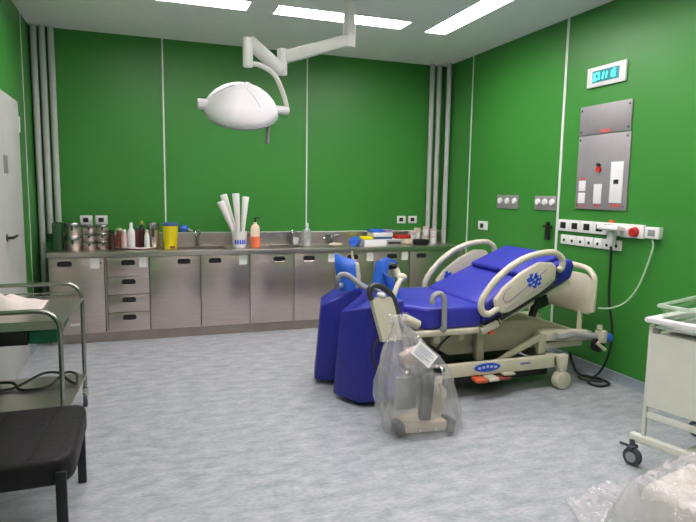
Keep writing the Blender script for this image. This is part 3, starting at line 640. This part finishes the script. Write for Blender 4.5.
# side rails
def rail(yc, dx, side, dz=0):
    P = [(2.40, .645), (2.35, .655), (2.325, .705), (2.345, .775), (2.44, .895), (2.58, 1.00), (2.72, 1.062), (2.86, 1.088), (2.96, 1.084), (3.025, 1.04), (3.03, .98), (3.0, .95)]
    rl = t.part('side_rail', MB().tube([(x+dx, yc, z+dz) for x, z in P], .0245, 12, flat=1).tube([(2.40+dx, yc, .645+dz), (2.47+dx, yc+side*.01, .69+dz)], .022, 10, smooth=False), M['cream'])
    Q = [(2.43, .75), (2.50, .835), (2.65, .945), (2.81, 1.02), (2.93, 1.015), (2.965, .98), (2.965, .88), (2.83, .785), (2.57, .655), (2.50, .643), (2.45, .675)]
    pn = t.part('rail_panel', MB().prism([(x+dx, z+dz) for x, z in Q], yc-.02, yc+.02, 'y', bev=.014, seg=3), M['cream'])
    yy = yc+side*.0215
    b = MB()
    for k in range(13):
        rr_, an = (0, 0) if k == 0 else ((.026, k*72) if k < 6 else (.044, k*51.4+20))
        b.box((2.765+dx+rr_*1.15*math.cos(R(an)), yy, .885+dz+rr_*math.sin(R(an))), (.03, .004, .03), (0, R(-24), 0), bev=.0015)
    t.part('control_pad', b, M['emblem'], pn, 'blue control pad')
    b = MB()
    for x, z in ((2.735, .87), (2.77, .89), (2.805, .91), (2.76, .855), (2.80, .875), (2.79, .93), (2.75, .91)): b.box((x+dx, yy+side*.0022, z+dz), (.012, .002, .012), (0, R(-24), 0))
    t.part('pad_marks', b, M['decalw'], pn)
    oval = [(2.56+dx+.06*math.cos(u), yy, .79+dz+.05*math.sin(u)+.026*math.cos(u)) for u in [k*math.pi/8 for k in range(4, 13)]]
    t.part('outline', MB().tube(oval+[(2.87+dx, yy, .965+dz)], .003, 5, smooth=False), M['purple'], pn)
    t.part('grip_groove', MB().tube([(2.52+dx, yy, .685+dz), (2.93+dx, yy, .885+dz)], .004, 6, smooth=False), M['grey'], pn)
    t.part('rail_hinge', MB().tube([(2.52+dx, yc-side*.03, .60+dz), (2.97+dx, yc-side*.03, .83+dz), (3.0+dx, yc-side*.03, .94+dz)], .022, 8, smooth=False), M['darksteel'], rl)
rail(3.575, 0, -1); rail(4.575, .06, 1, -.005)
b = MB()
for k in range(5): b.box((2.60+(0, .024, -.024, .012, -.012)[k], 4.553, .79+(0, .012, -.012, -.022, .022)[k]), (.026, .005, .026), (0, R(-24), 0), bev=.0015)
t.part('nurse_pad', b, M['emblem'], label='small blue pad on the inner side of the far rail')
# silver grip hook
t.part('hand_grip', MB().tube([(2.03, 3.58, .55), (2.025, 3.58, .74), (2.015, 3.58, .79), (1.985, 3.58, .815), (1.945, 3.58, .805), (1.928, 3.58, .77), (1.93, 3.58, .745)], .02, 10).cyl((2.03, 3.58, .55), (2.03, 3.615, .55), .02), M['grey'], label='grey hooked hand grip')
# headboard
b = MB().prism([(3.66, .57), (4.46, .57), (4.49, .63), (4.49, .85), (4.40, .895), (3.72, .895), (3.62, .85), (3.62, .59)], 3.37, 3.405, 'x', bev=.012)
hb = t.part('headboard', b, M['cream'])
t.part('head_rail', MB().tube([(3.387, 3.615, .60), (3.387, 3.61, .83), (3.387, 3.64, .90), (3.387, 3.74, .945), (3.387, 4.06, .955), (3.387, 4.38, .945), (3.387, 4.48, .90), (3.387, 4.51, .83), (3.387, 4.505, .60)], .023, 10), M['cream'], hb)
t.part('head_post', MB().cyl((3.387, 3.75, .40), (3.387, 3.75, .60), .02), M['cream'], hb)
t.part('head_post', MB().cyl((3.387, 4.38, .40), (3.387, 4.38, .60), .02), M['cream'], hb)
# leg supports at the foot end
def shell(path, w0, w1, depth, th=.012, dirv=(0, 1, 0)):
    rows = []
    P = [Vector(p) for p in path]; n = len(P)
    for i, p in enumerate(P):
        f = i/(n-1); w = w0+(w1-w0)*f; tng = (P[min(i+1, n-1)]-P[max(i-1, 0)]).normalized(); side = Vector(dirv); nn = tng.cross(side).normalized()
        rows.append([p+side*w*s-nn*depth*(s*s-.0) for s in [k/5-1 for k in range(11)]])
    return MB().sheet(rows, th)
def quad_shell(tl, tr, br, bl, bulge, curl, th=.014, n=10):
    tl, tr, br, bl = map(Vector, (tl, tr, br, bl)); out = (tr-tl).cross(bl-tl).normalized(); rows = []
    for i in range(n+1):
        v = i/n; row = []
        for j in range(n+1):
            u = j/n; p = (tl*(1-u)+tr*u)*(1-v)+(bl*(1-u)+br*u)*v
            row.append(p+out*(bulge*4*u*(1-u)+curl*max(0, 1-v*3)**2))
        rows.append(row)
    return MB().sheet(rows, th)
t.part('calf_support', quad_shell((1.42, 4.28, 1.04), (1.565, 4.19, .985), (1.60, 4.2, .76), (1.46, 4.27, .735), -.03, .05), M['shell'], label='left bright blue leg shell', sharp=70)
t.part('calf_support', shell([(1.80, 4.02, 1.005), (1.765, 4.03, 1.03), (1.725, 4.03, .995), (1.715, 4.03, .93), (1.70, 4.03, .86), (1.675, 4.03, .80)], .06, .05, .03, .014, (.8, -.6, 0)), M['shell'], label='right bright blue leg shell', sharp=70)
t.part('calf_pad', quad_shell((1.73, 4.05, .93), (1.80, 3.98, .88), (1.90, 3.97, .66), (1.80, 4.02, .655), -.03, .0), M['shell'], label='lower bright blue leg pad', sharp=70)
t.part('support_arm', MB().tube([(1.46, 4.2, .80), (1.40, 4.12, .80), (1.375, 4.05, .85), (1.39, 4.02, .905), (1.44, 4.0, .905), (1.50, 3.98, .86), (1.56, 3.95, .815), (1.63, 3.93, .81), (1.68, 3.95, .77)], .02, 10), M['grey'], label='grey tubular arm')
t.part('support_post', MB().cyl((1.60, 4.2, .75), (1.56, 4.25, 1.06), .009).cyl((1.60, 4.22, .86), (1.59, 4.22, .97), .028, .02, bev=.006).cyl((1.60, 4.2, .77), (1.60, 4.2, .86), .02), M['cream'])
t.part('support_arm', MB().tube([(1.74, 3.86, .70), (1.79, 3.9, .80), (1.84, 3.95, .85), (1.88, 4.0, .855)], .02, 10).ell((1.89, 4.02, .87), (.045, .04, .035)).cyl((1.87, 4.05, .88), (1.86, 4.07, .93), .03), M['cream'])
t.part('knob', MB().cyl((1.845, 4.08, .93), (1.84, 4.09, .965), .034, bev=.008), M['black'], label='black clamp knob')
# foot plate
def pl(u, v, o=0):   # point on the slanted foot plate, u across, v down
    return Vector((1.475, 3.60, .80))+Vector((.165, .03, .0))*u+Vector((.082, -.02, -.305))*v+Vector((-.02, -.05, 0))*o
fp = t.part('foot_plate', MB().sheet([[pl(u/4, v/6, 0) for u in range(5)] for v in range(7)], .04), M['cream'], label='slanted cream foot plate')
t.part('plate_frame', MB().tube([pl(-.02, .03, -.25), pl(-.05, -.14, -.25), pl(.15, -.27, -.25), pl(.5, -.26, -.25), pl(.85, -.13, -.25), pl(1.03, .05, -.25), pl(1.05, .45, -.25), pl(1.06, .85, -.25)], .02, 10), M['darksteel'], fp, 'dark grey tubular hoop')
t.part('plate_clip', MB().ell(pl(.5, -.06, -.1), (.035, .02, .02), (0, .3, 0)), M['white'], fp)
t.part('plate_bracket', MB().tube([(1.66, 3.66, .60), (1.75, 3.66, .63), (1.86, 3.65, .58)], .035, 10).box((1.72, 3.68, .57), (.1, .06, .08), bev=.012), M['cream'])
t.part('hose', MB().tube([(1.52, 3.58, .52), (1.475, 3.57, .45), (1.49, 3.56, .34), (1.57, 3.56, .27), (1.66, 3.58, .30)], .009, 8), M['cablek'], label='dark looped hose')
t.part('hose', MB().tube([(2.0, 3.66, .35), (2.08, 3.66, .45), (2.2, 3.68, .5), (2.35, 3.72, .48)], .009, 8), M['cablek'], label='dark looped hose')

# ------------------------------------------------------------------ clear bag with fittings inside
bx, by = 1.66, 3.20
t = Thing('bed_attachment', 'beige and black bed fitting standing inside the clear bag', 'medical fitting', (bx, by, .012))
t.part('base', MB().box((bx, by, .05), (.36, .16, .07), (0, 0, -.12), bev=.02).ell((bx-.02, by, .085), (.14, .07, .05)), M['beige'])
for q in (-.165, .165): t.part('foot', MB().box((bx+q, by-.05-q*.12, .055), (.05, .12, .085), (0, q, 0), bev=.01), M['black'])
t.part('post', MB().box((bx+.01, by-.06, .25), (.075, .06, .3), (0, R(4), 0), bev=.01), M['black'])
t.part('crossbar', MB().box((bx+.0, by-.04, .405), (.22, .06, .055), (0, R(4), 0), bev=.015), M['black'])
for q in (-.115, .105): t.part('clamp_end', MB().cyl((bx+q, by-.05, .40), (bx+q+.03*(1 if q > 0 else -1), by-.05, .40), .028, bev=.005), M['chrome'])
t.part('pad', MB().box((bx-.075, by+.0, .49), (.13, .07, .11), (0, R(-25), 0), bev=.02), M['pinkish'])
t.part('side_panel', MB().box((bx-.09, by+.03, .25), (.15, .03, .22), bev=.015), M['grey'])
t.part('side_panel', MB().box((bx+.12, by+.02, .2), (.11, .03, .2), (0, R(-8), 0), bev=.015), M['beige'])
def bagrad(f, a):
    # f 0 at the floor .. 1 at the gathered top
    w = [(0, .265), (.08, .28), (.22, .28), (.36, .272), (.48, .262), (.60, .232), (.74, .18), (.87, .108), (.95, .065), (1.0, .05)]
    for (f0, r0), (f1, r1) in zip(w, w[1:]):
        if f <= f1: r = r0+(r1-r0)*(f-f0)/(f1-f0); break
    r *= 1+.10*math.sin(5*a+f*4)*(.3+f)+.05*math.sin(11*a-f*6)
    return r
rows = []
for i in range(43):
    f = i/42
    f2 = f
    row = []
    for j in range(90):
        a = 2*math.pi*j/90
        r = bagrad(f2, a); cxb = bx-.175*f2+.038; cyb = by+.06*f2
        v = Vector((cxb+r*.96*math.cos(a), cyb+r*.62*math.sin(a), .004+.70*f2))
        n_ = noise.noise_vector(v*11)*.02+noise.noise_vector(v*27)*.01
        q = noise.noise((3.2*math.cos(a), 3.2*math.sin(a), v.z*3)); q2 = noise.noise((6*math.cos(a), 6*math.sin(a), v.z*8)); n_ = n_*.35+Vector((math.cos(a), math.sin(a), 0))*(abs(q)*-.075+.016-abs(q2)*.03)*(1-.5*f2)
        if f < .1: n_ *= f*10
        row.append(v+n_)
    rows.append(row)
t = Thing('plastic_bag', 'clear plastic bag standing on the floor at the foot of the bed', 'bag', (bx, by, 0))
mb = MB().sheet(rows, 0, closed=True)
rows2 = []
for i in range(6):
    f = i/5; row = []
    for j in range(50):
        a = 2*math.pi*j/50; r = (.04+.028*f)*(1+.2*math.sin(5*a)); row.append((bx-.155+r*math.cos(a)+.012*f, by+.06+r*.6*math.sin(a), .70+.055*f+.01*math.sin(3*a)*f))
    rows2.append(row)
mb.sheet(rows2, 0, closed=True)
t.part('film', mb, M['bag'], sharp=180)
A = Vector((1.575, 3.06, .637)); U = Vector((.115, -.02, -.104)); V = Vector((-.078, -.03, -.06))
lb = t.part('label', MB().sheet([[A+U*u+V*v for u in (0, .33, .66, 1)] for v in (0, .5, 1)], .002), M['paper'], label='white printed label')
b = MB()
N_ = V.cross(U).normalized()
if N_.y > 0: N_ = -N_
for k, ln in ((.2, .7), (.34, .8), (.48, .6), (.66, .75), (.8, .5)):
    p = A+V*k+U*.1+N_*.0025; q = p+U*ln; w = V*.05
    b.sheet([[p, q], [p+w, q+w]], .0006)
t.part('print', b, M['greyink'], lb)

# ------------------------------------------------------------------ steel trolley on the left
t = Thing('instrument_trolley', 'two-tier tubular steel trolley at the left edge', 'trolley', (-.68, 3.94, 0))
XA = -.955
def frame(xr, y, zz):
    return MB().tube([(xr, y, .10), (xr, y, .5), (xr, y, zz-.12), (xr-.012, y, zz-.06), (xr-.05, y, zz-.015), (xr-.11, y, zz), (-.70, y, zz), (XA+.08, y, zz), (XA+.03, y, zz-.015), (XA, y, zz-.07), (XA, y, .7), (XA, y, .10)], .0135, 12)
t.part('side_frame', frame(-.435, 3.5, .842), M['tube']); t.part('side_frame', frame(-.39, 4.29, .872), M['tube'])
b = MB()
b.prism([(-.42, 3.515), (-.375, 4.27), (XA+.015, 4.27), (XA+.015, 3.515)], .765, .772, 'z')
b.prism([(-.42, 3.512), (-.42, 3.518), (XA+.015, 3.518), (XA+.015, 3.512)], (.735), .785, 'z').prism([(-.40, 4.262), (-.40, 4.268), (XA+.015, 4.268), (XA+.015, 4.262)], .735, .785, 'z')
t.part('top_shelf', b, M['steeltop'])
b = MB(); b.tube([(XA, 4.28, .81), (-.42, 4.28, .815)], .006, 8, smooth=False).tube([(XA, 4.28, .79), (-.41, 4.28, .79)], .006, 8, smooth=False); t.part('guard_rail', b, M['tube'])
b = MB()
b.prism([(-.42, 3.515), (-.375, 4.27), (XA+.015, 4.27), (XA+.015, 3.515)], .235, .242, 'z')
b.prism([(-.42, 3.512), (-.42, 3.518), (XA+.015, 3.518), (XA+.015, 3.512)], .20, .242, 'z')
t.part('lower_shelf', b, M['steeltop'])
for x, y in ((-.435, 3.5), (-.39, 4.29), (XA, 3.5), (XA, 4.28)):
    cs = t.part('caster', MB().cyl((x, y, .085), (x, y, .135), .02, n=14).box((x, y, .075), (.03, .05, .05), bev=.006), M['chrome'])
    t.part('wheel', MB().cyl((x-.012, y, .045), (x+.012, y, .045), .045, n=20, bev=.005), M['rubber'], cs)
dw = t.part('drawer', MB().span(XA+.03, -.60, 3.53, 4.1, .65, .728, bev=.004), M['black'], label='shallow dark drawer under the top shelf')
t.part('drawer', MB().span(-.595, -.455, 3.53, 4.1, .655, .728, bev=.004), M['trolleygreen'], label='shallow green drawer under the top shelf')
rows = []
for i in range(13):
    row = []
    for j in range(25):
        u, v = j/24, i/12
        x = -.94+.36*u; y = 3.86+.34*v
        e = min(u*6, (1-u)*2.2, v*5, (1-v)*5, 1)
        z = .7745+.15*max(0, e)*(1-u)**.7*(.55+.6*noise.noise((x*9, y*9, 2)))+.004
        row.append((x+.02*noise.noise((y*12, 1, 0)), y, max(.7775, z)))
    rows.append(row)
solo('cloth', MB().sheet(rows, .004), M['cloth'], 'crumpled pale pink cloth lying on the trolley top', 'cloth', sharp=180)
solo('looped_cable', MB().tube([(-.94, 4.0, .252), (-.80, 4.02, .254), (-.72, 4.06, .275), (-.62, 4.12, .31), (-.53, 4.12, .305), (-.47, 4.06, .27), (-.42, 4.02, .255), (-.43, 4.16, .275), (-.50, 4.18, .285), (-.57, 4.02, .256), (-.66, 3.98, .252), (-.74, 4.0, .254), (-.80, 4.10, .27), (-.93, 4.16, .258)], .009, 8), M['cablek'], 'dark cable looped on the lower shelf of the trolley', 'cable')

# ------------------------------------------------------------------ dark stool in front of the trolley
t = Thing('vinyl_bench', 'dark brown padded bench at the lower left corner', 'bench', (-.6, 2.68, 0))
x0, x1, y0, y1 = -.93, -.285, 2.47, 3.12
t.part('seat', MB().prism([(x0, y0), (x1-.06, y0), (x1-.02, y0+.02), (x1+.005, y0+.08), (x1+.01, y1-.06), (x1-.02, y1), (x0, y1)], .315, .435, 'z', bev=.03, seg=4), M['leather'], sharp=60)
for xx in (-.44, -.65): t.part('seam', MB().tube([(xx+.03, y1-.04, .4355), (xx, y0+.03, .4355)], .003, 6, smooth=False), M['black'])
for x, y in ((-.325, 2.455), (-.315, 3.135), (-.9, 2.455), (-.9, 3.135)):
    t.part('leg', MB().box((x, y, .195), (.042, .024, .39), bev=.006), M['black'])

# ------------------------------------------------------------------ baby cot cart on the right
t = Thing('cot_cart', 'white enamel baby cot cart at the right edge', 'cot cart', (2.612, 2.375, 0), R(14), local=True)
Lx, Ly = .80, .48
b = MB()
rr = .012
b.span(.0, Lx, -Ly, 0, .838, .862, bev=.011, seg=3)
b = MB()
for a_ in ((0, .05, -Ly, 0), (Lx-.05, Lx, -Ly, 0), (.05, Lx-.05, -.05, 0), (.05, Lx-.05, -Ly, -Ly+.05)): b.span(*a_, .838, .862)
b.tube([(0.0, 0.0, .85), (Lx, 0, .85), (Lx, -Ly, .85), (0, -Ly, .85)], .016, 8, smooth=False, closed=True)
b.span(.03, Lx-.03, -Ly+.03, -.03, .805, .815)
t.part('tray_rim', b, M['whitegloss'])
t.part('cabinet', MB().span(.03, Lx-.03, -Ly+.02, -.02, .36, .775, bev=.008).span(.02, .03, -Ly+.02, -.02, .36, .775), M['cartwhite'])
for x, y in ((.035, -.02), (Lx-.035, -.02), (.035, -Ly+.02), (Lx-.035, -Ly+.02)):
    t.part('leg', MB().box((x, y+(.011 if y > -.1 else -.011), .49), (.025, .02, .66), bev=.004), M['cartwhite'])
    t.part('bracket', MB().box((x+.005, y-(.015 if y > -.1 else -.015), .79), (.025, .03, .03), bev=.004), M['panelgrey'])
b = MB()
for x in (.03, Lx-.03): b.span(x-.022, x+.022, -Ly-.06, .06, .14, .18, bev=.005)
b.span(.05, Lx-.05, -Ly/2-.02, -Ly/2+.02, .145, .175, bev=.004)
for x in (.035, Lx-.035): b.span(x-.01, x+.01, -Ly+.02, -.02, .29, .325, bev=.003)
t.part('base_rail', b, M['cartwhite'])
for x in (.03, Lx-.03):
    for y in (.05, -Ly-.05):
        cs = t.part('caster', MB().cyl((x-.03, y-.02, .1), (x-.02, y-.01, .145), .015, n=12).box((x-.03, y-.02, .105), (.07, .035, .02), bev=.006).tube([(x-.03, y-.02, .105), (x-.075, y+.03, .125)], .008, 8, smooth=False), M['rubber'])
        t.part('wheel', MB().cyl((x-.05, y-.025, .052), (x-.015, y-.025, .052), .052, n=26, bev=.008), M['rubber'], cs)
        t.part('hub', MB().cyl((x-.053, y-.025, .052), (x-.049, y-.025, .052), .03, n=20), M['grey'], cs)
tb = Thing('cot_tub', 'clear acrylic baby tub sitting in the white cart', 'cot tub', (2.612, 2.375, .815), R(14), local=True)
b = MB(); q = .004; zb_ = .002; zt_ = .115
b.span(.08, Lx-.08, -Ly+.07, -.07, zb_, zb_+q)
b.prism([(.08, zb_), (.08+q, zb_), (.045+q, zt_), (.045, zt_)], -Ly+.045, -.045, 'y').prism([(Lx-.08-q, zb_), (Lx-.08, zb_), (Lx-.045, zt_), (Lx-.045-q, zt_)], -Ly+.045, -.045, 'y')
b.prism([(-.07-q, zb_), (-.07, zb_), (-.04, zt_), (-.04-q, zt_)], .05, Lx-.05, 'x').prism([(-Ly+.07, zb_), (-Ly+.07+q, zb_), (-Ly+.04+q, zt_), (-Ly+.04, zt_)], .05, Lx-.05, 'x')
tb.part('tub_wall', b, M['acrylic'])
tb.part('rim', MB().tube([(.04, -.035, zt_), (Lx-.04, -.035, zt_+.02), (Lx-.04, -Ly+.035, zt_+.02), (.04, -Ly+.035, zt_)], .011, 8, smooth=False, closed=True), M['acrylicrim'], label='pale rim')

# ------------------------------------------------------------------ plastic-wrapped cushion in the lower right corner
t = Thing('wrapped_cushion', 'beige cushion wrapped in clear plastic at the lower right corner', 'cushion', (1.95, 1.82, 0), R(14), local=True)
t.part('cushion', MB().box((.27, -.27, .15), (.48, .48, .29), bev=.06, seg=4), M['wrapped'], sharp=60)
rows = []
for i in range(61):
    row = []
    for j in range(61):
        u, v = -.13+.72*j/60, -.62+.97*i/60
        dx_ = max(0, .02-u, u-.52); dy_ = max(0, -.52-v, v+.02)
        dd = math.hypot(dx_, dy_)
        z = .302*max(0, 1-(dd/.13))**.75 if dd < .13 else 0
        nz = noise.noise((u*9, v*9, 1))*.035+noise.noise((u*24, v*24, 5))*.016
        z = z+.008+abs(nz)*(1 if dd < .13 else 1.1)
        if v > .04: k_ = 1-(v-.04)*1.6; u = .33+(u-.23)*k_-.10*k_
        if v > .30: v += .05*noise.noise((u*8, 3, 0))
        row.append((u, v, z))
    rows.append(row)
t.part('plastic_film', MB().sheet(rows, 0), M['wrap'], sharp=180)

# ------------------------------------------------------------------ camera, world, view
yaw, pitch, roll, f, H = .3459, .1186, .0160, 578.18, 1.5191
cyw, syw, cp, sp, cr, sr = math.cos(yaw), math.sin(yaw), math.cos(pitch), math.sin(pitch), math.cos(roll), math.sin(roll)
fwd = Vector((syw, cyw, 0)); right = Vector((cyw, -syw, 0)); up = Vector((0, 0, 1))
f2 = fwd*cp-up*sp; u2 = up*cp+fwd*sp
r3 = right*cr+u2*sr; u3 = u2*cr-right*sr
cam = bpy.data.cameras.new('camera'); co = bpy.data.objects.new('camera', cam); C.objects.link(co)
mw = Matrix.Identity(4)
for i in range(3): mw[i][0], mw[i][1], mw[i][2] = r3[i], u3[i], -f2[i]
mw.translation = (0, 0, H); co.matrix_world = mw
cam.sensor_fit = 'HORIZONTAL'; cam.sensor_width = 36; cam.lens = f*36/696; cam.clip_start = .05
bpy.context.scene.camera = co
w = bpy.data.worlds.new('world'); bpy.context.scene.world = w; w.use_nodes = True
w.node_tree.nodes['Background'].inputs['Color'].default_value = (.02, .02, .02, 1)
vs = bpy.context.scene.view_settings
vs.view_transform = 'Standard'; vs.look = 'None'; vs.gamma = 1; vs.use_curve_mapping = False; vs.exposure = 0
